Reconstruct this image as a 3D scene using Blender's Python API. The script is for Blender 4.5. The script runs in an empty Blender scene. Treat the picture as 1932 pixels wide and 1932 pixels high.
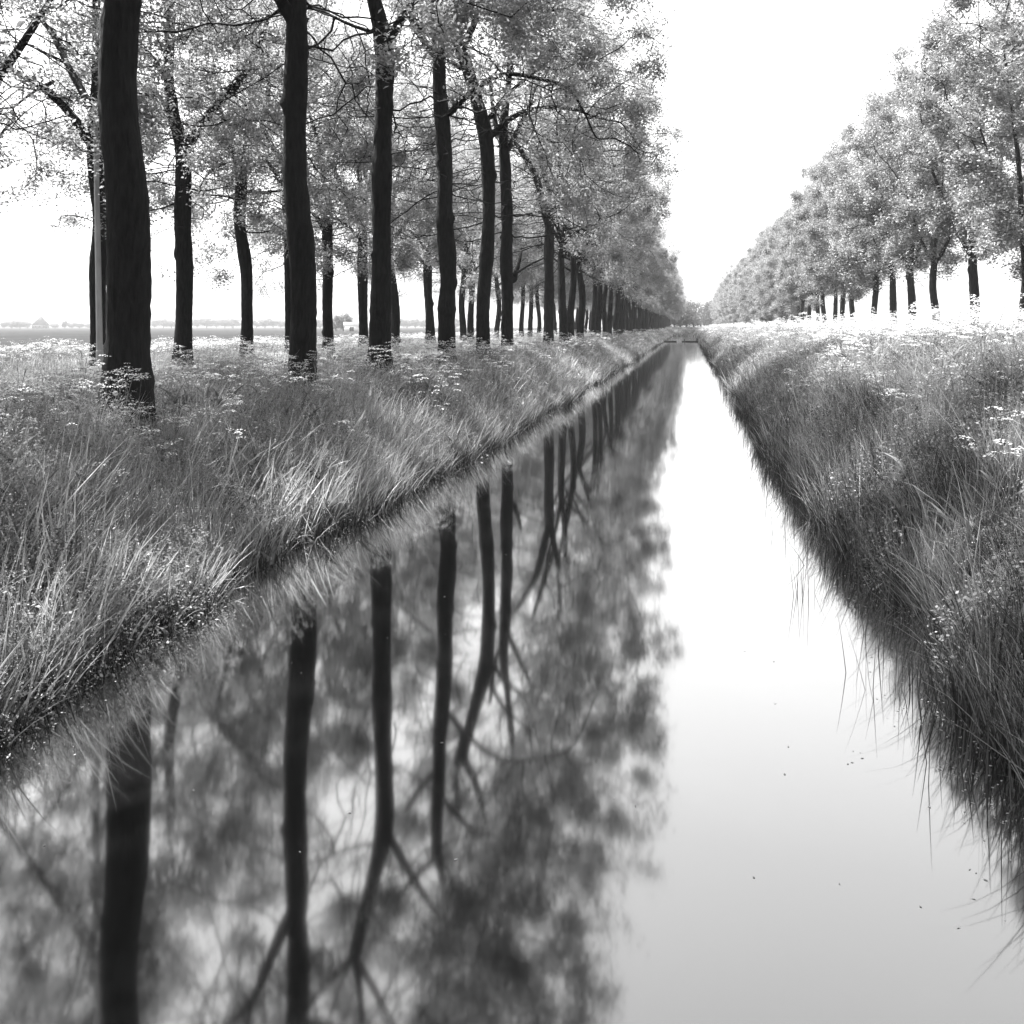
import bpy, math
import numpy as np
from mathutils import Vector, Quaternion
R = math.radians
sc = bpy.context.scene
COL = sc.collection

# ------------------------------------------------------------------ camera, sky, sun, exposure
EYE = np.array([0.0, 0.0, 2.4])
F = 0.9
PSI = math.atan(((1298 - 966) / 1932) / F)          # the camera looks a little left of the canal's axis
CC, SS = math.cos(PSI), math.sin(PSI)
RIGHT = np.array([CC, SS, 0.0]); FWD = np.array([-SS, CC, 0.0]); UP = np.array([0, 0, 1.0])
cam_d = bpy.data.cameras.new('camera'); cam = bpy.data.objects.new('camera', cam_d); COL.objects.link(cam)
cam.location = EYE; cam.rotation_euler = (R(90), 0, PSI)
cam_d.sensor_width = 36; cam_d.lens = 36 * F; cam_d.shift_y = -(0.5 - 616 / 1932)
cam_d.clip_start = 0.05; cam_d.clip_end = 6000
sc.camera = cam

SUN_EL, SUN_AZ = 58.0, -62.0                          # azimuth clockwise from +Y (up the canal)
w = bpy.data.worlds.new('World'); sc.world = w; w.use_nodes = True
nt = w.node_tree; nt.nodes.clear()
sky = nt.nodes.new('ShaderNodeTexSky'); sky.sky_type = 'NISHITA'; sky.sun_disc = False
sky.sun_elevation = R(SUN_EL); sky.sun_rotation = R(SUN_AZ); sky.dust_density = 6.0; sky.air_density = 1.0; sky.ozone_density = 1.0
bw = nt.nodes.new('ShaderNodeRGBToBW'); bg = nt.nodes.new('ShaderNodeBackground'); out = nt.nodes.new('ShaderNodeOutputWorld')
nt.links.new(sky.outputs[0], bw.inputs[0]); pw = nt.nodes.new('ShaderNodeMath'); pw.operation = 'POWER'; pw.inputs[1].default_value = .3   # hazy, even sky
ml = nt.nodes.new('ShaderNodeMath'); ml.operation = 'MULTIPLY'; ml.inputs[1].default_value = 2.05
nt.links.new(bw.outputs[0], pw.inputs[0]); nt.links.new(pw.outputs[0], ml.inputs[0]); nt.links.new(ml.outputs[0], bg.inputs[0]); bg.inputs[1].default_value = 0.15
nt.links.new(bg.outputs[0], out.inputs[0])

sd = bpy.data.lights.new('sun', 'SUN'); sd.energy = 5.0; sd.angle = R(0.6); sd.color = (1, 1, 1)
sun = bpy.data.objects.new('sun', sd); COL.objects.link(sun)
sv = Vector((math.sin(R(SUN_AZ)) * math.cos(R(SUN_EL)), math.cos(R(SUN_AZ)) * math.cos(R(SUN_EL)), math.sin(R(SUN_EL))))
sun.rotation_euler = (-sv).to_track_quat('-Z', 'Y').to_euler(); sun.location = (-40, 0, 60)

sc.view_settings.view_transform = 'Standard'; sc.view_settings.look = 'None'
sc.view_settings.exposure = 2.3; sc.view_settings.gamma = 1.0
sc.render.engine = 'CYCLES'
cy = sc.cycles
cy.max_bounces = 7; cy.diffuse_bounces = 3; cy.glossy_bounces = 3; cy.transmission_bounces = 4; cy.transparent_max_bounces = 8
cy.volume_bounces = 1; cy.sample_clamp_indirect = 6.0; cy.caustics_reflective = False; cy.caustics_refractive = False
cy.use_denoising = True

rng = np.random.default_rng(7)

# ------------------------------------------------------------------ materials (the photograph is black and white: every tone is a grey)
def mat(name): 
    m = bpy.data.materials.new(name); m.use_nodes = True; m.node_tree.nodes.clear(); return m, m.node_tree
def leafmat(name, lo, hi, trans=0.45, gloss=0.06, patch=0.0, scale=0.5):
    m, t = mat(name); N, L = t.nodes, t.links
    geo = N.new('ShaderNodeNewGeometry'); mr = N.new('ShaderNodeMapRange')
    mr.inputs['To Min'].default_value = lo; mr.inputs['To Max'].default_value = hi
    L.new(geo.outputs['Random Per Island'], mr.inputs['Value']); val = mr.outputs[0]
    if patch:
        tc = N.new('ShaderNodeNewGeometry'); no = N.new('ShaderNodeTexNoise'); no.inputs['Scale'].default_value = scale; no.inputs['Detail'].default_value = 3
        L.new(tc.outputs['Position'], no.inputs['Vector'])
        m2 = N.new('ShaderNodeMapRange'); m2.inputs['From Min'].default_value = 0.35; m2.inputs['From Max'].default_value = 0.65
        m2.inputs['To Min'].default_value = 1 - patch; m2.inputs['To Max'].default_value = 1 + patch
        L.new(no.outputs[0], m2.inputs['Value']); mu = N.new('ShaderNodeMath'); mu.operation = 'MULTIPLY'
        L.new(val, mu.inputs[0]); L.new(m2.outputs[0], mu.inputs[1]); val = mu.outputs[0]
    cr = N.new('ShaderNodeCombineColor'); [L.new(val, cr.inputs[i]) for i in range(3)]
    d = N.new('ShaderNodeBsdfDiffuse'); tr = N.new('ShaderNodeBsdfTranslucent'); g = N.new('ShaderNodeBsdfGlossy'); g.inputs['Roughness'].default_value = 0.45
    L.new(cr.outputs[0], d.inputs[0]); L.new(cr.outputs[0], tr.inputs[0]); g.inputs[0].default_value = (.8, .8, .8, 1)
    a = N.new('ShaderNodeMixShader'); a.inputs[0].default_value = trans; L.new(d.outputs[0], a.inputs[1]); L.new(tr.outputs[0], a.inputs[2])
    b = N.new('ShaderNodeMixShader'); b.inputs[0].default_value = gloss; L.new(a.outputs[0], b.inputs[1]); L.new(g.outputs[0], b.inputs[2])
    o = N.new('ShaderNodeOutputMaterial'); L.new(b.outputs[0], o.inputs[0]); return m
def noisemat(name, lo, hi, scale=4, stretch=(1, 1, 1), rough=0.9, bump=0.0, bscale=None, detail=5, spec=0.2):
    m, t = mat(name); N, L = t.nodes, t.links
    tc = N.new('ShaderNodeTexCoord'); mp = N.new('ShaderNodeMapping'); mp.inputs['Scale'].default_value = stretch
    L.new(tc.outputs['Object'], mp.inputs[0]); no = N.new('ShaderNodeTexNoise'); no.inputs['Scale'].default_value = scale; no.inputs['Detail'].default_value = detail
    L.new(mp.outputs[0], no.inputs['Vector']); cr = N.new('ShaderNodeValToRGB')
    cr.color_ramp.elements[0].position = .32; cr.color_ramp.elements[1].position = .68
    cr.color_ramp.elements[0].color = (lo, lo, lo, 1); cr.color_ramp.elements[1].color = (hi, hi, hi, 1)
    L.new(no.outputs[0], cr.inputs[0]); p = N.new('ShaderNodeBsdfPrincipled'); p.inputs['Roughness'].default_value = rough
    p.inputs['Specular IOR Level'].default_value = spec
    L.new(cr.outputs[0], p.inputs['Base Color'])
    if bump:
        n2 = N.new('ShaderNodeTexNoise'); n2.inputs['Scale'].default_value = bscale or scale * 3; n2.inputs['Detail'].default_value = 6
        L.new(mp.outputs[0], n2.inputs['Vector']); bu = N.new('ShaderNodeBump'); bu.inputs['Strength'].default_value = bump; bu.inputs['Distance'].default_value = .03
        L.new(n2.outputs[0], bu.inputs['Height']); L.new(bu.outputs[0], p.inputs['Normal'])
    o = N.new('ShaderNodeOutputMaterial'); L.new(p.outputs[0], o.inputs[0]); return m
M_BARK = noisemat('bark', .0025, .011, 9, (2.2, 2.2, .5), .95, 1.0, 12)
M_LEAF_L = leafmat('ash_leaf', .20, .36, .55, .0)
M_LEAF_R = leafmat('elm_leaf', .17, .40, .22, .01)
M_LEAF_F = leafmat('far_leaf', .06, .13, .3)
M_GRASS = leafmat('grass_blade', .13, .46, .4, .03, .5, .45)
M_REED = leafmat('reed_blade', .16, .52, .35, .05, .5, .6)
M_HERB = leafmat('herb_leaf', .06, .28, .4, .03, .5, .5)
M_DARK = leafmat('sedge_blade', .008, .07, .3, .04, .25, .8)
M_SEED = leafmat('grass_seed', .3, .6, .4, 0)
M_UMBEL = leafmat('umbel_flower', .58, .82, .35, .0)
M_STEM = leafmat('stem', .10, .2, .2)
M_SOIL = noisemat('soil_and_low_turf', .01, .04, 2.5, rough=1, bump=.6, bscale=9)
M_FIELD = noisemat('field_turf', .025, .045, .08, rough=1, spec=0.0)
M_ROAD = noisemat('asphalt', .045, .07, 30, rough=.9, bump=.3)
M_POLE = noisemat('galvanised_pole', .20, .30, 8, (1, 1, .3), .5, spec=.5)
M_LAMP = noisemat('lamp_housing', .45, .6, 5, rough=.4, spec=.5)
M_WOOD = noisemat('wet_plank', .02, .05, 8)
M_THATCH = noisemat('thatch', .05, .09, 3, (1, 1, 4), 1)
M_BRICK = noisemat('far_brick', .12, .2, 4)
M_WHITE = noisemat('white_render', .7, .8, 2)
M_GLASSY = noisemat('dark_window', .02, .03, 2, rough=.2, spec=.6)
M_LENS = noisemat('frosted_lens', .6, .7, 3, rough=.3, spec=.5)
M_PUFF = leafmat('seed_puff', .35, .5, .5, 0)
M_FLOAT = leafmat('floating_leaf', .10, .30, .2, .1)

def water_mat():
    m, t = mat('canal_water'); N, L = t.nodes, t.links
    tc = N.new('ShaderNodeNewGeometry'); mp = N.new('ShaderNodeMapping'); mp.inputs['Scale'].default_value = (.22, 3.0, 1)
    L.new(tc.outputs['Position'], mp.inputs[0]); no = N.new('ShaderNodeTexNoise'); no.inputs['Scale'].default_value = 1.6; no.inputs['Detail'].default_value = 3
    L.new(mp.outputs[0], no.inputs['Vector']); bu = N.new('ShaderNodeBump'); bu.inputs['Strength'].default_value = .06; bu.inputs['Distance'].default_value = .02
    L.new(no.outputs[0], bu.inputs['Height'])
    lw = N.new('ShaderNodeLayerWeight'); lw.inputs['Blend'].default_value = .5
    cr = N.new('ShaderNodeValToRGB'); e = cr.color_ramp.elements
    e[0].position = .0; e[0].color = (.07, .07, .07, 1); e[1].position = 1; e[1].color = (1, 1, 1, 1)
    for p, v in ((.40, .225), (.52, .32), (.66, .48)):
        x = e.new(p); x.color = (v, v, v, 1)
    L.new(lw.outputs['Facing'], cr.inputs[0])
    g = N.new('ShaderNodeBsdfGlossy'); g.inputs['Roughness'].default_value = .048; g.inputs[0].default_value = (1, 1, 1, 1)
    d = N.new('ShaderNodeBsdfDiffuse'); d.inputs[0].default_value = (.004, .004, .004, 1)
    mx = N.new('ShaderNodeMixShader'); L.new(cr.outputs[0], mx.inputs[0]); L.new(d.outputs[0], mx.inputs[1]); L.new(g.outputs[0], mx.inputs[2])
    o = N.new('ShaderNodeOutputMaterial'); L.new(mx.outputs[0], o.inputs[0]); return m
M_WATER = water_mat()

# ------------------------------------------------------------------ mesh helpers
def raw_mesh(name, V, Q, m=None, T=None, smooth=False):
    me = bpy.data.meshes.new(name)
    V = np.asarray(V, dtype=np.float32); Q = np.asarray(Q, dtype=np.int32).reshape(-1, 4)
    T = np.zeros((0, 3), np.int32) if T is None else np.asarray(T, np.int32).reshape(-1, 3)
    me.vertices.add(len(V)); me.vertices.foreach_set('co', V.ravel())
    nl = Q.size + T.size; me.loops.add(nl)
    me.loops.foreach_set('vertex_index', np.concatenate([Q.ravel(), T.ravel()]))
    me.polygons.add(len(Q) + len(T))
    me.polygons.foreach_set('loop_start', np.concatenate([np.arange(len(Q)) * 4, Q.size + np.arange(len(T)) * 3]).astype(np.int32))
    if smooth: me.polygons.foreach_set('use_smooth', np.ones(len(Q) + len(T), bool))
    me.update(calc_edges=True)
    if m: me.materials.append(m)
    return me
def link(name, me, parent=None, loc=None):
    o = bpy.data.objects.new(name, me); COL.objects.link(o)
    if parent is not None: o.parent = parent
    if loc is not None: o.location = loc
    return o
def tag(o, label=None, cat=None, group=None, kind=None):
    if label: o['label'] = label
    if cat: o['category'] = cat
    if group: o['group'] = group
    if kind: o['kind'] = kind
    return o
def copy_tree(o, parent=None):
    c = o.copy(); COL.objects.link(c)
    if parent is not None: c.parent = parent
    for ch in o.children: copy_tree(ch, c)
    return c
class MB:
    def __init__(s): s.V = []; s.Q = []; s.n = 0
    def add(s, V, Q):
        V = np.asarray(V, float); s.V.append(V); s.Q.append(np.asarray(Q, int).reshape(-1, 4) + s.n); s.n += len(V); return s
    def box(s, c, d, rz=0.0):
        c = np.array(c, float); d = np.array(d, float) / 2
        v = np.array([[x, y, z] for z in (-1, 1) for y in (-1, 1) for x in (-1, 1)]) * d
        cr, sr = math.cos(rz), math.sin(rz); v = np.stack([v[:, 0] * cr - v[:, 1] * sr, v[:, 0] * sr + v[:, 1] * cr, v[:, 2]], 1) + c
        return s.add(v, [[0, 2, 3, 1], [4, 5, 7, 6], [0, 1, 5, 4], [2, 6, 7, 3], [0, 4, 6, 2], [1, 3, 7, 5]])
    def tube(s, P, r, k=8, bump=0.0, seed=0):
        P = np.asarray(P, float); n = len(P); r = np.broadcast_to(np.asarray(r, float), (n,))
        T = np.gradient(P, axis=0); T /= np.linalg.norm(T, axis=1)[:, None] + 1e-9
        a = np.where(np.abs(T[:, 2:3]) > .9, np.array([[1., 0, 0]]), np.array([[0, 0, 1.]]))
        if abs(T[0, 2]) > .6: a = np.broadcast_to(np.array([[1., 0, 0]]), T.shape)
        A = np.cross(T, a); A /= np.linalg.norm(A, axis=1)[:, None] + 1e-9; B = np.cross(T, A)
        th = np.arange(k) / k * 2 * math.pi
        rr = r[:, None] * np.ones((1, k))
        if bump:
            g = np.random.default_rng(seed)
            ph = g.uniform(0, 6.28, 6); fr = g.uniform(.8, 3.0, 6)
            hz = P[:, 2:3]
            nz = sum(np.sin(fr[i] * hz + ph[i] + (i % 3 + 1) * th[None, :]) for i in range(6)) / 6
            rr = rr * (1 + bump * 1.4 * nz) * (1 + g.normal(0, .022, rr.shape))
            for _ in range(int(n / 14)):
                ci, cj = g.uniform(0, n), g.uniform(0, 6.28); am = g.uniform(.16, .42); sz = g.uniform(.6, 1.6)
                di = (np.arange(n)[:, None] - ci) / sz; dj = (np.angle(np.exp(1j * (th[None, :] - cj)))) / .6
                rr = rr * (1 + am * np.exp(-di ** 2 - dj ** 2))
        V = P[:, None, :] + rr[..., None] * (np.cos(th)[None, :, None] * A[:, None, :] + np.sin(th)[None, :, None] * B[:, None, :])
        i = np.arange(n - 1)[:, None] * k; j = np.arange(k)[None, :]; j2 = (j + 1) % k
        Q = np.stack([i + j, i + j2, i + k + j2, i + k + j], -1).reshape(-1, 4)
        s.add(V.reshape(-1, 3), Q)
        c = s.n; s.V.append(np.array([P[-1], P[0]])); s.n += 2
        base = c - n * k + (n - 1) * k
        j = np.arange(0, k, 2)
        s.Q.append(np.stack([base + j, base + (j + 1) % k, base + (j + 2) % k, np.full_like(j, c)], -1))
        return s
    def mesh(s, name, m, smooth=False): return raw_mesh(name, np.concatenate(s.V), np.concatenate(s.Q), m, smooth=smooth)
    def build(s, name, m, parent=None, loc=None, smooth=False): return link(name, s.mesh(name, m, smooth), parent, loc)

def vnoise(x, seed=0):                                 # smooth 1-D value noise in -1..1
    x = np.asarray(x, float); i = np.floor(x).astype(int); f = x - i; f = f * f * (3 - 2 * f)
    h = lambda k: np.modf(np.abs(np.sin((k + seed * 57.3) * 12.9898) * 43758.5453))[0] * 2 - 1
    return h(i) * (1 - f) + h(i + 1) * f
def vnoise2(x, y, seed=0):
    x = np.asarray(x, float); y = np.asarray(y, float); i = np.floor(x).astype(int); j = np.floor(y).astype(int)
    fx = x - i; fy = y - j; fx = fx * fx * (3 - 2 * fx); fy = fy * fy * (3 - 2 * fy)
    h = lambda a, b: np.modf(np.abs(np.sin(a * 127.1 + b * 311.7 + seed * 74.7) * 43758.5453))[0] * 2 - 1
    return (h(i, j) * (1 - fx) + h(i + 1, j) * fx) * (1 - fy) + (h(i, j + 1) * (1 - fx) + h(i + 1, j + 1) * fx) * fy
def sst(t): t = np.clip(t, 0, 1); return t * t * (3 - 2 * t)

# image <-> world (1932 px wide reading of the photograph)
def at(u, v, zc): return EYE + zc * (FWD + RIGHT * (u - 966) / 1932 / F + UP * (616 - v) / 1932 / F)
def yat(u, X):
    tx = (u - 966) / 1932 / F; return X * (CC + tx * SS) / (tx * CC - SS)
def zc_of(X, Y): return -X * SS + Y * CC

# ------------------------------------------------------------------ terrain
def xl(y): return -3.98 - .3 * np.exp(-((np.asarray(y) - 7.8) / 3.0) ** 2) + .42 * np.exp(-(np.asarray(y) / 4.2) ** 2) + .2 * vnoise(np.asarray(y) / 2.3, 1) + .1 * vnoise(np.asarray(y) / .8, 2)
def xr(y): return 1.80 + .22 * np.exp(-(np.asarray(y) / 7.0) ** 2) + .24 * vnoise(np.asarray(y) / 2.7, 3) + .08 * vnoise(np.asarray(y) / .9, 4)
def ground(x, y):
    x = np.asarray(x, float); y = np.asarray(y, float)
    L = xl(y); Rr = xr(y)
    left = -.7 + .7 * sst((L + .6 - x) / .6) + 1.05 * sst((L - x) / 2.0) ** .8 + .06 * vnoise2(x / 1.3, y / 1.3, 5)
    left = left - .1 * sst((-17 - x) / 6)
    right = -.7 + .7 * sst((x - Rr + .6) / .6) + 1.72 * (1 - (1 - np.clip((x - Rr) / 4.0, 0, 1)) ** 2.2) + .07 * vnoise2(x / 1.5, y / 1.5, 6) + .14 * vnoise2(x / 2.5, y / 3.1, 8) * sst((x - 3.5) / 2)
    right = right - .9 * sst((x - 17) / 10)
    z = np.where(x < -1, left, right)
    e = sst((y - 232) / 6); m = 1.5 + .5 * vnoise2(x / 9, y / 9, 9) * np.exp(-(y - 240) ** 2 / 1800)
    z = np.where((x > -6) & (x < 7), z * (1 - e) + np.maximum(z, m) * e, z)
    z = np.where(y > 300, z * 1.0 * (1 - sst((y - 300) / 60)) + 1.0 * sst((y - 300) / 60), z)
    return z
xs = np.concatenate([[-1500, -900, -500, -300, -180, -110, -70, -45, -32, -25], np.arange(-20, 22.01, .3), [25, 32, 45, 70, 110, 180, 300, 500, 900, 1500]])
ys = np.concatenate([[-1500, -900, -500, -250, -120, -60, -40], np.arange(-30, 60, .4), np.arange(60, 262, 1.0), [270, 280, 290, 300, 320, 340, 360, 420, 500, 700, 1000, 1500]])
gx, gy = np.meshgrid(xs, ys); gz = ground(gx, gy)
nx, ny = len(xs), len(ys); ii, jj = np.meshgrid(np.arange(nx - 1), np.arange(ny - 1)); b = jj * nx + ii
GV = np.stack([gx, gy, gz], -1).reshape(-1, 3); GQ = np.stack([b, b + 1, b + nx + 1, b + nx], -1).reshape(-1, 4)
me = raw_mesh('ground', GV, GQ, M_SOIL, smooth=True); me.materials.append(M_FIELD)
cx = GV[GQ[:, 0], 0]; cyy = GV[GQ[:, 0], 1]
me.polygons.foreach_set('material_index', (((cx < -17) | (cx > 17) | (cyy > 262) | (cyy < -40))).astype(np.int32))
tag(link('ground', me), 'low canal banks and flat field', None, None, 'structure')
me = raw_mesh('water', [[-5.2, -30, 0], [3.4, -30, 0], [3.4, 238, 0], [-5.2, 238, 0]], [[0, 1, 2, 3]], M_WATER)
tag(link('water', me), 'still straight canal reflecting trees and white sky', None, None, 'structure')
yy = np.arange(-30, 300, 1.0); rv = []
for x in (-13.0, -9.8): rv.append(np.stack([np.full_like(yy, x), yy, ground(np.full_like(yy, x), yy) * 0 + 1.16], -1))
n = len(yy); k = np.arange(n - 1)
me = raw_mesh('road', np.concatenate(rv), np.stack([k, k + n, k + n + 1, k + 1], -1), M_ROAD)
tag(link('road', me), 'narrow road between the two left tree rows', None, None, 'structure')

# ------------------------------------------------------------------ trees
def resample(P, step, extra=None):
    P = np.asarray(P, float); d = np.concatenate([[0], np.cumsum(np.linalg.norm(np.diff(P, axis=0), axis=1))])
    n = max(2, int(round(d[-1] / step)) + 1); t = np.linspace(0, d[-1], n)
    # smooth: Catmull-Rom through linear samples
    out = np.stack([np.interp(t, d, P[:, i]) for i in range(3)], 1)
    if n > 6:
        ker = np.array([1, 2, 3, 2, 1.]) / 9; pad = np.pad(out, ((2, 2), (0, 0)), 'edge')
        sm = sum(ker[q] * pad[q:q + n] for q in range(5)); sm[0] = out[0]; sm[-1] = out[-1]; out = sm
    if extra is None: return out
    e = np.interp(t, d, extra); return out, e

def grow_tree(seed, limbs, env, natt, step=.36, kill=.5, sprout_z=4.0, tip=.009, clear=0):
    """limbs: list of (polyline, radii, parent_limb or None). Space colonisation fills the envelope with branches."""
    g = np.random.default_rng(seed)
    P, par, given = [], [], []
    ends = {}
    for li, (pl, rad, pa) in enumerate(limbs):
        pts, rr = resample(pl, .3, rad)
        if li == 0: rr = rr * (1 + .38 * np.exp(-np.maximum(pts[:, 2], 0) / .35))
        base = len(P)
        for q in range(len(pts)):
            P.append(pts[q]); given.append(rr[q])
            if q == 0:
                if pa is None: par.append(-1)
                else:
                    cand = ends[pa]; dd = [np.linalg.norm(P[c] - pts[0]) for c in cand]; par.append(cand[int(np.argmin(dd))])
            else: par.append(len(P) - 2)
        ends[li] = list(range(base, len(P)))
    n0 = len(P); P = np.array(P); par = list(par)
    A = env(g, natt)
    pos = P.copy(); act = pos[:, 2] > sprout_z
    if not act.any(): act[-1] = True
    def near(A, idx, pts):
        D = ((A[:, None, :] - pts[None]) ** 2).sum(-1); k = D.argmin(1); return np.sqrt(D[np.arange(len(A)), k]), idx[k]
    idx = np.nonzero(act)[0]; nd, ni = near(A, idx, pos[idx])
    allp = [pos]; cnt = len(pos); Pn = pos
    for it in range(90):
        if len(A) == 0: break
        ids, inv, c = np.unique(ni, return_inverse=True, return_counts=True)
        D = A - Pn[ni]; D /= np.linalg.norm(D, axis=1)[:, None] + 1e-9
        S = np.zeros((len(ids), 3)); np.add.at(S, inv, D); S /= c[:, None]
        S += g.normal(0, .13, S.shape); S[:, 2] += .04
        S /= np.linalg.norm(S, axis=1)[:, None] + 1e-9
        N = Pn[ids] + S * step
        par.extend(ids.tolist()); newi = np.arange(cnt, cnt + len(N)); cnt += len(N); Pn = np.concatenate([Pn, N])
        d2, i2 = near(A, newi, N); u = d2 < nd; nd = np.where(u, d2, nd); ni = np.where(u, i2, ni)
        keep = nd > kill
        if it > 25: keep &= (g.random(len(A)) > .08)
        A, nd, ni = A[keep], nd[keep], ni[keep]
    par = np.array(par); n = len(Pn)
    E = 2.25; acc = np.zeros(n); kids = [[] for _ in range(n)]
    for q in range(n):
        if par[q] >= 0: kids[par[q]].append(q)
    r = np.zeros(n)
    order = np.arange(n)[::-1]
    for q in order:
        r[q] = max(acc[q] ** (1 / E), tip)
        if q < n0: r[q] = max(min(r[q], given[q] * 1.05), given[q])
        if par[q] >= 0 : acc[par[q]] += r[q] ** E if q >= n0 else 0
    # chains
    mb = MB(); stack = [0] + [q for q in range(1, n0) if par[q] == -1]; small = MB()
    while stack:
        q = stack.pop(); ch = [q]
        cur = q
        while kids[cur]:
            kk = kids[cur]; own = [x for x in kk if x < n0 and x == cur + 1] if cur < n0 - 1 else []
            nxt = own[0] if own else (max(kk, key=lambda x: r[x]) if cur >= n0 or True else None)
            for x in kk:
                if x != nxt: stack.append(x)
            ch.append(nxt); cur = nxt
        pts = Pn[ch]; rr = r[ch].copy()
        if par[q] >= 0:
            p0 = Pn[par[q]]; pts = np.concatenate([[p0], pts]); rr = np.concatenate([[min(rr[0] * 1.25, r[par[q]])], rr])
        if len(pts) < 2: continue
        big = rr.max()
        if big > .09 and q < n0:
            pts2, r2 = resample(pts, .1, rr); mb.tube(pts2, r2, 16, .09, seed * 31 + q)
        elif big > .03: mb.tube(pts, rr, 7)
        else: mb.tube(pts, rr, 4 if big > .014 else 3)
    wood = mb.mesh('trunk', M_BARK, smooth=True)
    ok = (r < .016) & (np.arange(n) >= n0)
    if clear: ok &= (np.abs(Pn[:, 0]) > clear * np.clip((11.5 - Pn[:, 2]) / 3, 0, 1) + .25 * np.sin(Pn[:, 1] * 1.7))
    fine = np.nonzero(ok)[0]
    return wood, Pn[fine], Pn, r
def leaves_mesh(seed, nodes, total, size, spread, m, flat=.85, skew=1.2, clump=.24, pr=(.2, .75)):
    g = np.random.default_rng(seed)
    # leaf tufts: each node carries a tuft that hangs to one side, tufts differ in fullness
    wgt = g.random(len(nodes)) ** skew + .05; wgt /= wgt.sum()
    ncl = max(40, int(len(nodes) * clump)); cl = g.choice(len(nodes), ncl, replace=False)
    # every twig leans its leaves towards the nearest leafy spray, so that gaps open between sprays
    near = np.concatenate([((nodes[a:a + 800, None] - nodes[cl][None]) ** 2).sum(-1).argmin(1) for a in range(0, len(nodes), 800)])
    pull = g.uniform(*pr, len(nodes))[:, None]; nodes = nodes * (1 - pull) + nodes[cl][near] * pull
    wgt = (g.random(ncl) ** 1.2 + .12)[near] * wgt; wgt /= wgt.sum()
    k = g.choice(len(nodes), total, p=wgt); off = g.normal(0, 1, (len(nodes), 3)) * spread * .5
    c = nodes[k] + off[k] + g.normal(0, 1, (total, 3)) * np.array([spread, spread, spread * flat])
    nrm = g.normal(0, 1, (total, 3)); nrm[:, 2] = np.abs(nrm[:, 2]) + .5; nrm /= np.linalg.norm(nrm, axis=1)[:, None]
    a = np.cross(nrm, g.normal(0, 1, (total, 3))); a /= np.linalg.norm(a, axis=1)[:, None] + 1e-9; bb = np.cross(nrm, a)
    ln = size * g.uniform(.6, 1.35, total)[:, None]; wd = ln * g.uniform(.36, .55, total)[:, None]
    V = np.stack([c - a * ln * .5, c + bb * wd * .5 + nrm * ln * .08, c + a * ln * .5, c - bb * wd * .5 + nrm * ln * .08], 1).reshape(-1, 3)
    return raw_mesh('crown', V, np.arange(total * 4).reshape(-1, 4), m)

def env_vase(cx, cy, rx, ry, z0, z1, inner=.35):
    """crown envelope of the left rows: wide above, hanging at the rim, open inside near the fork"""
    def f(g, n):
        out = []
        while len(out) < n:
            p = g.uniform(-1, 1, 3); t = (p[2] + 1) / 2
            rad = math.sqrt(p[0] ** 2 + p[1] ** 2)
            prof = (math.sin(math.pi * min(1, .16 + .84 * t) ** .9)) ** .55 if t < 1 else 0
            if rad > prof: continue
            if rad < inner and t < .55 and g.random() < .85: continue
            if g.random() > .35 + .65 * (rad / (prof + 1e-6)): continue
            lump = .84 + .12 * math.sin(7 * t * 1.3 + 4 * math.atan2(p[1], p[0]) + z0) + .16 * math.sin(3 * math.atan2(p[1], p[0]) + 5 * t + n)
            hang = .9 * math.sin(2 * math.atan2(p[1], p[0]) + n * .7 + z0) + .7 * math.sin(5 * math.atan2(p[1], p[0]) + z1)
            out.append((cx + p[0] * rx * lump, cy + p[1] * ry * lump, z0 + t * (z1 - z0) + hang * (1 - t)))
        return np.array(out)
    return f
def rad_line(n, a, b): return np.linspace(a, b, n)

def add_limbs(g, limbs, fork, parent, nl, reach, rise, r0, lean=0.0):
    a0 = g.uniform(0, 6.28)
    for q in range(nl):
        az = a0 + q * 6.283 / nl + g.uniform(-.5, .5); L = reach * g.uniform(.7, 1.1); H = rise * g.uniform(.7, 1.15)
        t = np.linspace(0, 1, 7); x = L * (t ** .85); z = H * (t ** 1.15) 
        side = .3 * np.sin(t * 5 + g.uniform(0, 6)) * t
        dx, dy = math.cos(az), math.sin(az)
        P = np.stack([fork[0] + dx * x - dy * side + lean * t, fork[1] + dy * x + dx * side, fork[2] + z], 1)
        limbs.append((P, r0 * g.uniform(.8, 1.05) * (1 - .72 * t), parent))

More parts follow.
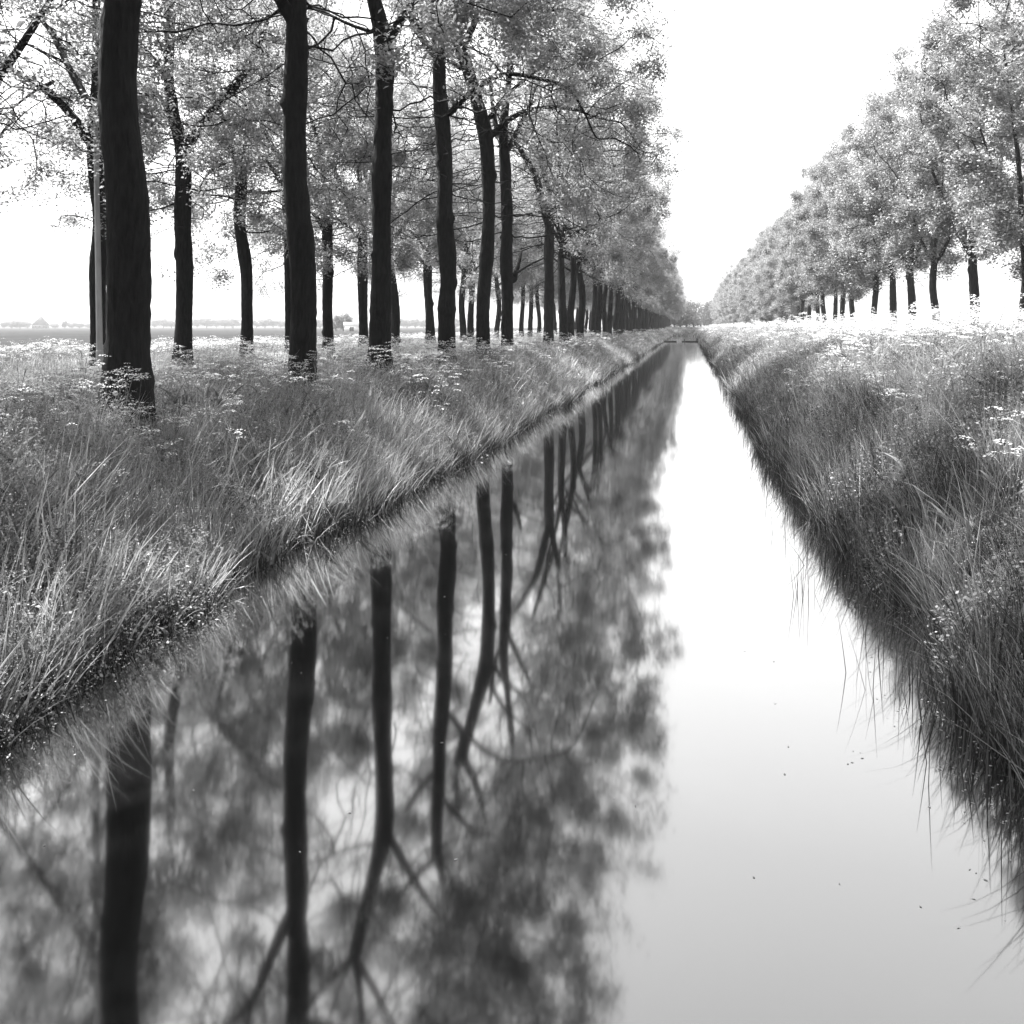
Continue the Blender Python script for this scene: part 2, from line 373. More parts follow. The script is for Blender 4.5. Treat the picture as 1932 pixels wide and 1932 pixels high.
TREES = {}
def generic(kind, seed, low=0.0):
    g = np.random.default_rng(seed)
    if kind == 'left':
        fh = g.uniform(4.6, 6.4); t = np.linspace(0, 1, 9); amp = g.uniform(.08, .2)
        P = np.stack([amp * np.sin(t * g.uniform(4, 7) + g.uniform(0, 6)) * np.minimum(1, t * 3), amp * np.sin(t * g.uniform(3, 6) + g.uniform(0, 6)) * np.minimum(1, t * 3), -.3 + t * (fh + .3)], 1)
        limbs = [(P, .235 - .06 * t + .05 * np.exp(-t * 12), None)]
        add_limbs(g, limbs, P[-1], 0, int(g.integers(3, 5)), 2.9, 4.6, .14)
        add_limbs(g, limbs, P[-2], 0, 1, 3.0, 2.4, .09)
        add_limbs(g, limbs, P[-1], 0, 1, .8, 5, .13)
        env = env_vase(.3, 0, 5.6, 4.6, 4.6, 14.5)
        wood, fine, _, _ = grow_tree(seed, limbs, env, 1500, sprout_z=5.2, clear=2.0)
        crown = leaves_mesh(seed, fine, 54000, .10, .19, M_LEAF_L)
    elif kind == 'right':
        fh = g.uniform(3.1, 4.0) - low * .4; t = np.linspace(0, 1, 8); amp = g.uniform(.05, .12)
        P = np.stack([amp * np.sin(t * g.uniform(4, 6) + g.uniform(0, 6)) * np.minimum(1, t * 3), amp * np.sin(t * 4 + g.uniform(0, 6)) * np.minimum(1, t * 3), -.3 + t * (fh + .3)], 1)
        limbs = [(P, .2 - .045 * t + .03 * np.exp(-t * 10), None)]
        add_limbs(g, limbs, P[-1], 0, int(g.integers(3, 5)), 1.9, 4.4, .10)
        add_limbs(g, limbs, P[-1], 0, 1, .5, 6, .11)
        env = env_vase(0, 0, 3.7, 3.3, g.uniform(3.5, 4.7) - low, g.uniform(13.4, 14.8), inner=.2)
        wood, fine, _, _ = grow_tree(seed, limbs, env, 1300, sprout_z=3.4 - low, kill=.5)
        crown = leaves_mesh(seed, fine, 62000, .125, .2, M_LEAF_R, .75, 1.3, .11, (.35, .82))
    return wood, crown
def far_tree_mesh(seed):
    g = np.random.default_rng(seed); mb = MB(); mb.tube([[0, 0, -.5], [.1, 0, 2], [0, .1, 5]], [.35, .28, .12], 7)
    for q in range(5):
        a = g.uniform(0, 6.28); mb.tube([[0, 0, 2 + q * .3], [math.cos(a) * 1.2, math.sin(a) * 1.2, 4 + q * .4], [math.cos(a) * 2.2, math.sin(a) * 2.2, 6 + q * .4]], [.16, .1, .03], 5)
    wood = mb.mesh('trunk', M_BARK)
    n = 260; d = g.normal(0, 1, (n, 3)); d /= np.linalg.norm(d, axis=1)[:, None]; d *= g.uniform(.5, 1, n)[:, None]
    nodes = np.stack([d[:, 0] * 4.4, d[:, 1] * 4.4, 5.6 + d[:, 2] * 4.2], 1) * g.uniform(.85, 1.1, (n, 1))
    return wood, leaves_mesh(seed, nodes, 6500, .55, .55, M_LEAF_F)

def make_tree(name, wood, crown, loc, label, cat, group=None, rz=0, sc_=1.0):
    root = bpy.data.objects.new(name, None); COL.objects.link(root); root.empty_display_size = .2
    root.location = loc; root.rotation_euler = (0, 0, rz); root.scale = (sc_, sc_, sc_)
    tag(root, label, cat, group)
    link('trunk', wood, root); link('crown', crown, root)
    return root

# --- traced trees. zoom readings: Z1 = photo 0..700 enlarged, Z2 = photo 600..1400 enlarged
Z1 = lambda x, y: (x / 2.4143 * .966, y / 2.415 * .966)
Z2 = lambda x, y: ((600 + x / 2.415) * .966, y / 2.415 * .966)
def hero(seed, X, ubase, prof, Z, limbs_px, env, label, sprout, total=54000, natt=1500, ext=None, extra=None, name='ash_tree', leaf=.095, spread=.17):
    Y = yat(ubase, X); zc = zc_of(X, Y); gz = float(ground(X, Y)); base = np.array([X, Y, gz])
    pts, rad = [], []
    for (v, a, b_) in prof:
        ua, va = Z(a, v); ub, _ = Z(b_, v); p = at((ua + ub) / 2, va, zc)
        if pts and p[2] <= pts[-1][2]: continue
        if not pts and p[2] > gz:
            q = p.copy(); q[2] = gz - .3; pts.append(q - base); rad.append((ub - ua) / 1932 / F * zc / 2 * 1.25)
        pts.append(p - base); rad.append((ub - ua) / 1932 / F * zc / 2)
    g = np.random.default_rng(seed)
    if ext:
        for (dx, dy, dz, rr) in ext: pts.append(pts[-1] + np.array([dx, dy, dz])); rad.append(rr)
    pts = np.array(pts); n = len(pts)
    pts[:, :] += FWD[None, :] * (.08 * np.sin(np.linspace(0, 7, n) + seed))[:, None] * np.minimum(1, np.arange(n) / 2)[:, None]
    limbs = [(pts, np.array(rad), None)]
    for (poly, wd, pa, dep) in limbs_px:
        P = []; m_ = len(poly)
        for q, (x, y) in enumerate(poly):
            u, v = Z(x, y); f = q / max(1, m_ - 1); P.append(at(u, v, zc * 1.0) + (FWD * dep * f) - base)
        r1 = 1.2 * wd[0] / 2.5 / 1932 / F * zc / 2; r2 = 1.35 * wd[1] / 2.5 / 1932 / F * zc / 2
        limbs.append((np.array(P), np.linspace(r1, r2, m_), pa))
    if extra: extra(g, limbs, pts)
    wood, fine, _, _ = grow_tree(seed, limbs, env, natt, sprout_z=sprout, clear=2.1 if X > -9 else 1.2)
    crown = leaves_mesh(seed, fine, total, leaf, spread, M_LEAF_L)
    return make_tree(name, wood, crown, base, label, 'tree', 'tall trees of the row beside the left bank' if X > -9 else 'tall trees of the row behind the left bank')

def top_limbs(nl, reach, rise, r0, also=None):
    def f(g, limbs, pts):
        add_limbs(g, limbs, pts[-1], 0, nl, reach, rise, r0)
    return f
XA, XB, XR = -6.5, -14.0, 11.0
heroes = []
# front row
heroes.append(hero(101, XA, 237, [(1830, 478, 700), (1750, 485, 690), (1600, 490, 690), (1450, 500, 700), (1250, 510, 705), (1050, 525, 718), (850, 525, 710), (700, 500, 680), (500, 475, 645), (300, 470, 640), (0, 497, 655)], Z1, [],
     env_vase(.6, -.3, 5.8, 4.8, 6.4, 15), 'thickest black trunk at the far left, first beside the water, bent like a bow', 6.4, ext=[(.05, 0, .8, .2), (.1, 0, .8, .19)], extra=top_limbs(5, 2.4, 3.5, .12)))
heroes.append(hero(102, XA, 573, [(1740, 1358, 1485), (1600, 1364, 1484), (1500, 1368, 1490), (1300, 1370, 1490), (1100, 1370, 1492), (1000, 1350, 1465), (800, 1335, 1450), (600, 1345, 1445), (370, 1335, 1448), (100, 1345, 1445), (0, 1352, 1435)], Z1,
     [([(1385, 100), (1330, 20), (1290, -90), (1230, -220)], (55, 25), 0, -.6)], env_vase(.4, 0, 5.8, 4.8, 6.2, 15), 'second trunk of the waterside row, with a small pale knot low on its left edge', 6.2,
     ext=[(.05, 0, .8, .2), (-.05, 0, .8, .18)], extra=top_limbs(4, 2.4, 3.3, .11)))
heroes.append(hero(103, XA, 717, [(1740, 272, 400), (1650, 290, 395), (1550, 292, 395), (1400, 300, 400), (1200, 312, 400), (1000, 310, 395), (800, 308, 408), (650, 312, 400), (450, 320, 400), (250, 320, 412), (170, 315, 405), (80, 295, 375), (0, 282, 350)], Z2,
     [([(395, 180), (440, 110), (500, 45), (560, 0), (640, -80)], (38, 18), 0, -.8), ([(300, 150), (270, 130), (180, 90), (60, 20)], (18, 9), 0, .5)], env_vase(.5, 0, 5.6, 4.7, 5.8, 15), 'third waterside trunk from the left, straight, dividing near the top edge of the photo', 5.8,
     ext=[(-.25, 0, .9, .15), (-.2, 0, .9, .13)], extra=top_limbs(4, 2.3, 3.2, .1)))
heroes.append(hero(104, XA, 843, [(1640, 618, 698), (1500, 618, 697), (1450, 612, 702), (1350, 630, 700), (1200, 625, 710), (1100, 612, 692), (1000, 605, 680), (800, 615, 690), (650, 604, 676), (550, 600, 672), (400, 590, 655), (200, 590, 650), (0, 580, 640)], Z2,
     [([(668, 545), (700, 510), (780, 455), (870, 395), (930, 385), (1060, 420), (1200, 470)], (26, 12), 0, -1.5), ([(605, 260), (560, 200), (520, 140), (490, 80), (440, -20)], (34, 16), 0, 1), ([(650, 130), (720, 60), (830, 10), (960, 25), (1080, 60)], (28, 10), 0, -1.2)],
     env_vase(1.0, 0, 5.6, 4.7, 4.8, 14.8), 'wavy waterside trunk with a dark swollen collar low down', 4.8, ext=[(0, 0, .8, .16)], extra=top_limbs(3, 2.3, 3.0, .1)))
heroes.append(hero(105, XA, 910, [(1640, 795, 862), (1580, 797, 862), (1400, 800, 862), (1300, 808, 868), (1200, 812, 880), (1050, 830, 889), (900, 823, 886), (800, 820, 885), (650, 812, 882), (560, 790, 862), (450, 765, 820), (350, 735, 790), (260, 705, 765), (180, 680, 745)], Z2,
     [([(885, 630), (930, 590), (1000, 555), (1130, 535), (1260, 570)], (26, 11), 0, -1.5), ([(700, 190), (690, 120), (690, 40), (720, -60)], (44, 22), 0, .6), ([(730, 330), (700, 290), (650, 250), (560, 200)], (20, 9), 0, .8), ([(865, 560), (890, 510), (960, 450), (1060, 390)], (20, 9), 0, -1), ([(745, 200), (800, 100), (830, 20), (840, -60)], (30, 14), 0, -.5)],
     env_vase(.8, 0, 5.6, 4.7, 4.6, 14.8), 'waterside trunk that bows right then leans hard left at its fork', 4.6))
heroes.append(hero(106, XA, 955, [(1600, 916, 973), (1500, 916, 972), (1400, 915, 970), (1300, 912, 968), (1200, 910, 970), (1100, 918, 968), (1000, 915, 972), (900, 912, 962), (800, 905, 965), (700, 903, 950), (600, 900, 945), (500, 920, 955), (400, 935, 962)], Z2,
     [([(948, 710), (975, 660), (1010, 590), (1060, 500)], (24, 12), 0, -.8), ([(905, 640), (880, 560), (870, 450), (860, 340)], (22, 12), 0, .8), ([(968, 1330), (995, 1250), (1010, 1180)], (24, 10), 0, .8), ([(985, 1290), (1040, 1250), (1120, 1210)], (12, 6), 3, .8)],
     env_vase(.8, 0, 5.5, 4.7, 4.6, 14.6), 'knobbly trunk just right of the one that leans left, with a low branch', 4.6, ext=[(.1, 0, 1.0, .12), (.1, 0, 1.2, .09)], extra=top_limbs(2, 2.0, 2.6, .07)))
heroes.append(hero(107, XA, 1035, [(1560, 1115, 1163), (1400, 1116, 1163), (1300, 1118, 1163), (1200, 1117, 1164), (1050, 1120, 1166)], Z2,
     [([(1132, 1050), (1110, 950), (1080, 820), (1030, 740), (995, 680)], (32, 16), 0, .4), ([(1155, 1050), (1165, 980), (1190, 880), (1190, 740), (1185, 640)], (26, 14), 0, -.6), ([(1165, 960), (1130, 860), (1095, 720), (1060, 600)], (22, 12), 2, 1)],
     env_vase(.6, 0, 5.5, 4.7, 4.6, 14.5), 'waterside trunk forked in a narrow Y at mid height', 5.0, total=50000))
# back row
heroes.append(hero(111, XB, 186, [(1580, 432, 500), (1550, 433, 499), (1400, 430, 500), (1230, 418, 500), (1150, 432, 502), (1000, 438, 500), (900, 420, 495), (800, 405, 478), (700, 405, 470), (560, 418, 468), (430, 430, 468), (300, 440, 470), (0, 445, 478)], Z1,
     [([(412, 660), (380, 590), (330, 505), (250, 440), (190, 395), (90, 345), (0, 325), (-90, 320)], (34, 16), 0, -.8), ([(425, 500), (370, 430), (310, 330), (240, 250), (200, 150), (130, 60), (60, 0)], (34, 14), 0, 1.2), ([(250, 385), (180, 395), (80, 440), (0, 480)], (14, 7), 1, .6), ([(190, 240), (130, 200), (60, 185), (0, 165)], (12, 6), 2, .5)],
     env_vase(-.8, 0, 5.6, 4.6, 4.2, 14.5), 'dark tree just behind the lamp post, long limbs sweeping left', 4.4, ext=[(0, 0, 1, .12)], extra=top_limbs(3, 2.2, 2.8, .08)))
heroes.append(hero(112, XB, 345, [(1640, 822, 905), (1600, 822, 903), (1400, 825, 903), (1200, 828, 905), (1080, 820, 895), (980, 825, 905), (900, 835, 907), (750, 833, 905), (700, 832, 903)], Z1,
     [([(858, 700), (835, 620), (808, 540), (785, 400), (780, 280), (790, 150), (785, 0)], (50, 30), 0, .3), ([(885, 690), (915, 640), (1000, 540), (1090, 450), (1150, 380), (1230, 320), (1350, 270)], (44, 18), 0, -.6), ([(1090, 440), (1130, 340), (1190, 200), (1225, 60)], (34, 16), 2, .8), ([(785, 360), (740, 290), (700, 240), (650, 165)], (26, 12), 1, -.8), ([(790, 520), (740, 450), (690, 410), (640, 405)], (20, 10), 1, .9), ([(800, 190), (870, 150), (960, 100), (1010, 40)], (22, 10), 1, 1), ([(856, 640), (853, 590)], (24, 22), 1, .0)],
     env_vase(.2, 0, 5.4, 4.6, 4.2, 14.3), 'wide Y-forked tree seen between the first two waterside trunks', 4.6))
heroes.append(hero(113, XB, 465, [(1600, 1132, 1192), (1500, 1134, 1188), (1400, 1135, 1188), (1300, 1140, 1192), (1200, 1125, 1185), (1100, 1108, 1160), (1000, 1098, 1155), (930, 1110, 1170), (850, 1112, 1165), (780, 1105, 1165)], Z1,
     [([(1118, 780), (1080, 690), (1050, 620), (1035, 540), (1000, 440)], (28, 12), 0, .5), ([(1128, 780), (1130, 680), (1120, 560), (1160, 430), (1200, 330)], (28, 12), 0, 1), ([(1158, 780), (1190, 700), (1240, 630), (1285, 520), (1290, 380), (1280, 300)], (24, 12), 0, -.8), ([(1110, 760), (1040, 770), (960, 800), (920, 870)], (9, 5), 0, .5)],
     env_vase(0, 0, 5.2, 4.5, 4.0, 14), 'slim tree with an S-bent trunk, second of the back row from the wide Y', 4.4, total=50000))
heroes.append(hero(114, XB, 545, [(1580, 1345, 1388), (1400, 1345, 1388), (1100, 1338, 1380), (900, 1330, 1370), (800, 1322, 1362)], Z1,
     [([(1335, 880), (1290, 800), (1240, 740), (1170, 690)], (20, 8), 0, .6), ([(1330, 900), (1250, 900), (1170, 890)], (11, 6), 0, .6), ([(1345, 800), (1300, 720), (1240, 620), (1210, 520)], (22, 10), 0, .3), ([(1350, 800), (1375, 700), (1380, 560), (1400, 430)], (28, 12), 0, -.6)],
     env_vase(0, 0, 5.2, 4.5, 4.0, 14), 'back row tree almost hidden behind the left edge of the second waterside trunk', 4.4, total=50000))
heroes.append(hero(115, XB, 617, [(1590, 1522, 1572), (1400, 1520, 1568), (1200, 1525, 1572), (1130, 1520, 1570), (1000, 1515, 1565), (900, 1518, 1562), (800, 1510, 1560)], Z1,
     [([(1525, 1080), (1500, 1030), (1465, 1000)], (22, 12), 0, .4), ([(1520, 800), (1500, 700), (1480, 620), (1440, 520)], (24, 10), 0, .7), ([(1550, 800), (1590, 720), (1640, 640), (1680, 520)], (24, 10), 0, -.7), ([(1545, 810), (1600, 770), (1680, 800)], (14, 7), 0, -.5)],
     env_vase(0, 0, 5.2, 4.5, 3.9, 14), 'slender back row tree right of the second waterside trunk, near the lamp head', 4.4, total=50000))
heroes.append(hero(116, XB, 685, [(1570, 245, 288), (1400, 240, 285), (1250, 235, 285), (1100, 240, 280), (1030, 236, 282)], Z2,
     [([(245, 1040), (205, 950), (155, 860), (90, 760), (60, 660)], (26, 12), 0, .5), ([(270, 1030), (265, 900), (245, 800), (190, 640)], (26, 12), 0, -.6), ([(275, 950), (300, 880), (360, 800)], (14, 7), 2, .5), ([(238, 1120), (190, 1060), (120, 1020)], (14, 7), 0, .6)],
     env_vase(0, 0, 5.2, 4.5, 3.9, 14), 'low-forked back row tree just left of the third waterside trunk', 4.0, total=50000))
heroes.append(hero(117, XB, 808, [(1545, 560, 602), (1480, 556, 596), (1400, 550, 590), (1250, 545, 588), (1180, 552, 586)], Z2,
     [([(560, 1180), (530, 1120), (470, 1080)], (18, 8), 0, .4), ([(572, 1180), (578, 1060), (560, 940)], (30, 12), 0, -.4), ([(560, 1260), (520, 1200), (460, 1160)], (14, 6), 0, .4)],
     env_vase(0, 0, 5.2, 4.5, 3.8, 13.8), 'back row tree with a tilted trunk, alone in the gap left of the collared trunk', 3.8, total=50000))

GL = [generic('left', 200 + i) for i in range(5)]
GR = [generic('right', 300 + i) for i in range(6)]
GR2 = [generic('right', 330 + i, 1.9) for i in range(3)]
def put(kindlist, i, x, y, label, group, name, s=1.0):
    w_, c_ = kindlist[i % len(kindlist)]
    g = np.random.default_rng(int(abs(x * 7 + y * 13) * 10)); x2 = x + g.uniform(-.15, .15)
    return make_tree(name, w_, c_, (x2, y, float(ground(x2, y)) - .05), label, 'tree', group, g.uniform(0, 6.28) if kindlist is not GL else (0 if g.random() < .5 else math.pi) + g.uniform(-.3, .3), s * g.uniform(.9, 1.08))
# left front row: the rest
named = {1058: 'straight waterside trunk touching the right of the narrow Y fork', 1078: 'third trunk of the tight cluster of four right of the narrow Y fork', 1093: 'slightly bowed last trunk of the cluster of four right of the narrow Y fork',
         1124: 'waterside trunk standing alone between the cluster of four and the dense distant trunks'}
for i, (u, lb) in enumerate(named.items()): put(GL, i, XA, yat(u, XA), lb, 'tall trees of the row beside the left bank', 'ash_tree')
y = 70.0; i = 0; DL = 'one of the close-packed dark trunks far down the left bank row'
while y < 335:
    put(GL, i + int(i * 1.7), XA, y, DL, 'distant dark trunks of the left waterside row', 'ash_tree'); y += 4.6; i += 1
# two rows' trees beside the camera, outside the frame but overhanging and shading it
for i, yv in enumerate((5.6, .6)): put(GL, i, XA - .3, yv, 'tree before the first waterside trunk, mostly outside the left edge' if i == 0 else 'waterside tree beside the viewer, outside the left edge', 'tall trees of the row beside the left bank', 'ash_tree')
for i, yv in enumerate((15.2, 10.6)): put(GL, i + 2, XB, yv, 'back row tree left of the lamp post, outside the left edge' if i == 0 else 'back row tree beside the viewer, outside the left edge', 'tall trees of the row behind the left bank', 'ash_tree')
for i, (u, lb) in enumerate(((740, 'back row trunk peeping out right of the third waterside trunk'), (871, 'thin back row trunk between the collared trunk and the bowed one'), (888, 'back row trunk close against the left of the bowed waterside trunk'), (940, 'back row trunk half hidden left of the knobbly trunk'))):
    put(GL, i + 1, XB, yat(u, XB), lb, 'tall trees of the row behind the left bank', 'ash_tree', .95)
y = 72.0; i = 0
while y < 300:
    put(GL, i + int(i * .6) + 2, XB, y, 'one of the far back row trees glimpsed behind the left waterside row', 'distant trees of the left back row', 'ash_tree', .95); y += 5.2; i += 1
# right row
rl = [(1922, 'dark trunk cut by the right edge of the photo, long limb to its left'), (1830, 'right bank trunk with a pale veil of flowers over its foot, second from the edge'), (1768, 'right bank trunk with three upright limbs, third from the right edge'),
      (1718, 'fourth right bank trunk from the right edge, forked low with a branch to the right'), (1684, 'fifth right bank trunk from the right edge'), (1650, 'sixth right bank trunk from the right edge, thin and dark'),
      (1612, 'seventh right bank trunk, slightly right of the close trio of thin trunks'), (1594, 'thin right bank trunk, eighth from the right edge')]
for i, (u, lb) in enumerate(rl): put(GR, i, XR, yat(u, XR), lb, 'trees along the right bank', 'elm_tree')
for i, yv in enumerate((26.3, 21.4, 16.5)): put(GR, i + 2, XR + .4, yv, ['leafy crown filling the top right corner, trunk outside the right edge', 'tree just outside the right edge, beyond the corner crown', 'right bank tree beside the viewer, outside the right edge'][i], 'trees along the right bank', 'elm_tree')
y = yat(1575, XR); i = 0
while y < 345:
    put(GR2 if y > 95 else GR, i + int(i * 1.4), XR, y, 'one of the far round-headed trees of the right bank row, fading towards the canal end', 'distant trees of the right bank row', 'elm_tree'); y += 4.8; i += 1

# far trees: canal end and horizon
FT = [far_tree_mesh(400 + i) for i in range(4)]
def far_tree(i, u, topv, zc, lb, grp, wide=1.0):
    p = at(u, 616, zc); gz = float(ground(p[0], p[1])); H = (616 - topv) / 1932 / F * zc + 2.4 - gz; s = H / 9.8
    w_, c_ = FT[i % 4]; r_ = make_tree('distant_tree', w_, c_, (p[0], p[1], gz), lb, 'tree', grp, i * 1.3, s); r_.scale = (s * wide, s * wide, s); return r_
for i, (u, tv, zc) in enumerate([(1272, 575, 360), (1284, 570, 380), (1296, 566, 400), (1309, 568, 400), (1322, 570, 400), (1334, 570, 390), (1346, 568, 385), (1360, 566, 380)]):
    far_tree(i, u, tv, zc, 'hazy tree closing the view at the far end of the canal', 'hazy trees at the canal end')
hz = [(8, 606, 600), (22, 604, 600), (38, 605, 600), (52, 606, 610), (104, 609, 620), (122, 605, 600), (136, 608, 610), (150, 608, 640), (166, 609, 640), (178, 610, 640), (292, 603, 700), (308, 600, 700), (324, 603, 700), (372, 601, 720), (390, 599, 720), (408, 602, 720), (424, 601, 720), (440, 600, 740),
      (484, 603, 720), (500, 600, 720), (516, 602, 720), (530, 603, 720), (604, 602, 700), (752, 600, 700), (768, 601, 700), (784, 601, 700), (800, 603, 700), (860, 600, 700)]
for i, (u, tv, zc) in enumerate(hz): far_tree(i, u, tv, zc, 'pale misty tree on the horizon beyond the left field', 'misty trees along the left horizon', 1.1 + (i * 7 % 5) * .28)
far_tree(1, 648, 591, 270, 'grey bushy tree in the field, right of the second lamp post', 'field trees', 1.15)
far_tree(2, 634, 598, 290, 'lower grey tree touching the left of the bushy field tree', 'field trees', 1.1)
far_tree(3, 727, 597, 330, 'hazy field tree seen right of the third waterside trunk', 'field trees', 1.1)

# ------------------------------------------------------------------ house and barn far in the field
p = at(77, 616, 620); gz = float(ground(p[0], p[1]))
root = link('farmhouse', None, None, (p[0], p[1], gz)); root.rotation_euler = (0, 0, .5); tag(root, 'farmhouse under a steep dark pyramid roof on the far field edge', 'house')
ww = 5.0
mb = MB(); mb.box((0, 0, 1.2), (2 * ww * .93, 2 * ww * .93, 2.4)); mb.build('wall', M_BRICK, root)
ap = 2.4 + (18 / 1932 / F) * 620 - gz + .3
rv = [[-ww, -ww, 2.3], [ww, -ww, 2.3], [ww, ww, 2.3], [-ww, ww, 2.3], [-.4, -.4, ap], [.4, -.4, ap], [.4, .4, ap], [-.4, .4, ap]]
rf = link('roof', raw_mesh('roof', rv, [[0, 1, 5, 4], [1, 2, 6, 5], [2, 3, 7, 6], [3, 0, 4, 7], [4, 5, 6, 7], [0, 3, 2, 1]], M_THATCH), root)
MB().box((1.2, -1, ap - .9), (.6, .6, 2.0)).build('chimney', M_BRICK, rf)
for q in (-2.6, 0, 2.6): MB().box((q, -ww * .93 - .03, 1.3), (1.0, .08, 1.1)).build('window', M_GLASSY, root)
MB().box((3.8, -ww * .93 - .03, 1.05), (.9, .08, 2.0)).build('door', M_GLASSY, root)
p = at(664, 616, 260); gz = float(ground(p[0], p[1]))
root = link('white_barn', None, None, (p[0], p[1], gz)); root.rotation_euler = (0, 0, .3); tag(root, 'small bright white barn in front of the grey field trees', 'barn')
MB().box((0, 0, .7), (4.2, 3, 1.4)).build('wall', M_WHITE, root)
link('roof', raw_mesh('roof', [[-2.3, -1.7, 1.38], [2.3, -1.7, 1.38], [2.3, 1.7, 1.38], [-2.3, 1.7, 1.38], [-2.3, 0, 2.6], [2.3, 0, 2.6], [2.3, 0, 2.601], [-2.3, 0, 2.601]], [[0, 1, 5, 4], [2, 3, 7, 6], [1, 2, 6, 5], [3, 0, 4, 7], [0, 3, 2, 1]], M_WHITE), root)
MB().box((0, -1.53, .7), (1.2, .06, 1.2)).build('door', M_GLASSY, root)

# ------------------------------------------------------------------ lamp posts
def lamp(u, vtop, zc, u_arm_end, label, lean):
    base = at(u, 616, zc); base[2] = float(ground(base[0], base[1])); top = at(u, vtop, zc)
    H = top[2] - base[2]; root = link('street_lamp', None, None, base); tag(root, label, 'street lamp', 'street lamps beside the hidden road')
    mb = MB(); mb.tube([[0, 0, -.3], [0, 0, .8], [0, 0, .85]], [.075, .075, .07], 12); 
    t = np.linspace(0, 1, 8); P = np.stack([lean * t, 0 * t, .8 + (H - .8) * t], 1); mb.tube(P, .066 - .022 * t, 12); mb.build('pole', M_POLE, root, smooth=True)
    L = (u_arm_end - u) / 1932 / F * zc; d = RIGHT
    e = np.array([lean, 0, H - .12]); a = [e, e + d * L * .35 + UP * .04, e + d * (L - .55) + UP * .06]
    MB().tube(a, .022, 8).build('arm', M_POLE, root, smooth=True)
    MB().tube([[lean, 0, H - .2], [lean, 0, H + .03]], .055, 12).build('collar', M_POLE, root)
    c = e + d * (L - .3) + UP * .06; yaw = PSI
    hd = MB(); tt = np.linspace(0, 1, 7)
    hd.tube(np.array([c + d * (x - .5) * .62 for x in tt]), .03 + .05 * np.sin(np.pi * np.clip(tt * .9 + .08, 0, 1)), 10)
    h = hd.build('lamp_head', M_LAMP, root, smooth=True)
    MB().box(c - UP * .075, (.38, .09, .03), yaw).build('lens', M_LENS, h)
    return root
lamp(188, 195, 19.4, 292 * .966, 'tall pale grey lamp post against the left side of the thickest trunk', -.1)
lamp(583, 345, 30.2, 642, 'lamp post hidden behind the second waterside trunk, only its pale arm and head showing', 0)

# ------------------------------------------------------------------ plank barrier in the canal
yb = 144 / CC
for x0, x1, lb, pst in ((-3.9, -1.75, 'left low dark plank lying across the far canal', 0), (-.95, 1.5, 'right low dark plank across the far canal, with a small post', 1)):
    root = link('plank_barrier', None, None, ((x0 + x1) / 2, yb, 0)); tag(root, lb, 'plank', 'planks across the far canal')
    MB().box((0, 0, .06), (x1 - x0, .12, .2)).build('plank', M_WOOD, root)
    for q in ((-.5, .5) if not pst else (-.82, .75)): MB().tube([[q, .1, -.9], [q, .1, .16 if not pst or q > 0 else .42]], .07, 8).build('post', M_WOOD, root)

# ------------------------------------------------------------------ bank vegetation
def zones(side, x0, x1, spec, g, taper=None):
    X, Y, S = [], [], []
    for (y0, y1, dens, sm) in spec:
        n = int((x1 - x0) * (y1 - y0) * dens); X.append(g.uniform(x0, x1, n)); Y.append(g.uniform(y0, y1, n)); S.append(np.full(n, sm))
    return np.concatenate(X), np.concatenate(Y), np.concatenate(S)
def infront(x, y, lo=-80, hi=2010):                  # keep only plants a camera near the photograph's could see
    zc = zc_of(x, y); u = 966 + (x * CC + y * SS) / np.maximum(zc, .1) * F * 1932
    return (zc > .8) & (u > lo - 700 / np.maximum(zc, 1)) & (u < hi + 700 / np.maximum(zc, 1))
def ribbons(name, x, y, z, L, W, lean, m, g, segs=3, droop=.5, wild=.35):
    n = len(x); t = np.linspace(0, 1, segs + 1)
    dx = lean[0] + g.normal(0, wild, n); dy = lean[1] + g.normal(0, wild, n)
    a = g.uniform(0, 6.283, n); sx, sy = np.cos(a), np.sin(a)
    bend = g.uniform(.2, 1.0, n) * droop
    V = np.zeros((n, segs + 1, 2, 3), np.float32)
    for i, tt in enumerate(t):
        hx = dx * L * tt + dx * L * bend * tt * tt; hy = dy * L * tt + dy * L * bend * tt * tt
        hz = L * (tt - .38 * bend * tt ** 2.4 * (1 + np.hypot(dx, dy)))
        w_ = W * (1 - tt ** 1.6) * .5 + .0004
        cx, cy, cz = x + hx, y + hy, z + hz
        V[:, i, 0] = np.stack([cx - sx * w_, cy - sy * w_, cz], -1); V[:, i, 1] = np.stack([cx + sx * w_, cy + sy * w_, cz], -1)
    st = 2 * (segs + 1); b_ = np.arange(n)[:, None] * st + np.arange(segs)[None] * 2
    Q = np.stack([b_, b_ + 1, b_ + 3, b_ + 2], -1).reshape(-1, 4)
    return V.reshape(-1, 3), Q
def tuft(x, y, g, per=16, sig=.055):
    # blades stand in tufts: they share a root, a length and a lean, and fan out from the middle
    n = len(x); nt = max(1, n // per); order = np.argsort(y + g.normal(0, .02, n)); c = g.choice(n, nt, replace=False)
    cid = g.integers(0, nt, n); cx, cy = x[c][cid], y[c][cid]
    ox, oy = g.normal(0, sig, n), g.normal(0, sig, n)
    tl = g.uniform(.55, 1.3, nt)[cid]; ax = g.normal(0, .2, nt)[cid] + ox / sig * .16; ay = g.normal(0, .2, nt)[cid] + oy / sig * .16
    return cx + ox, cy + oy, tl, ax, ay, c[cid]
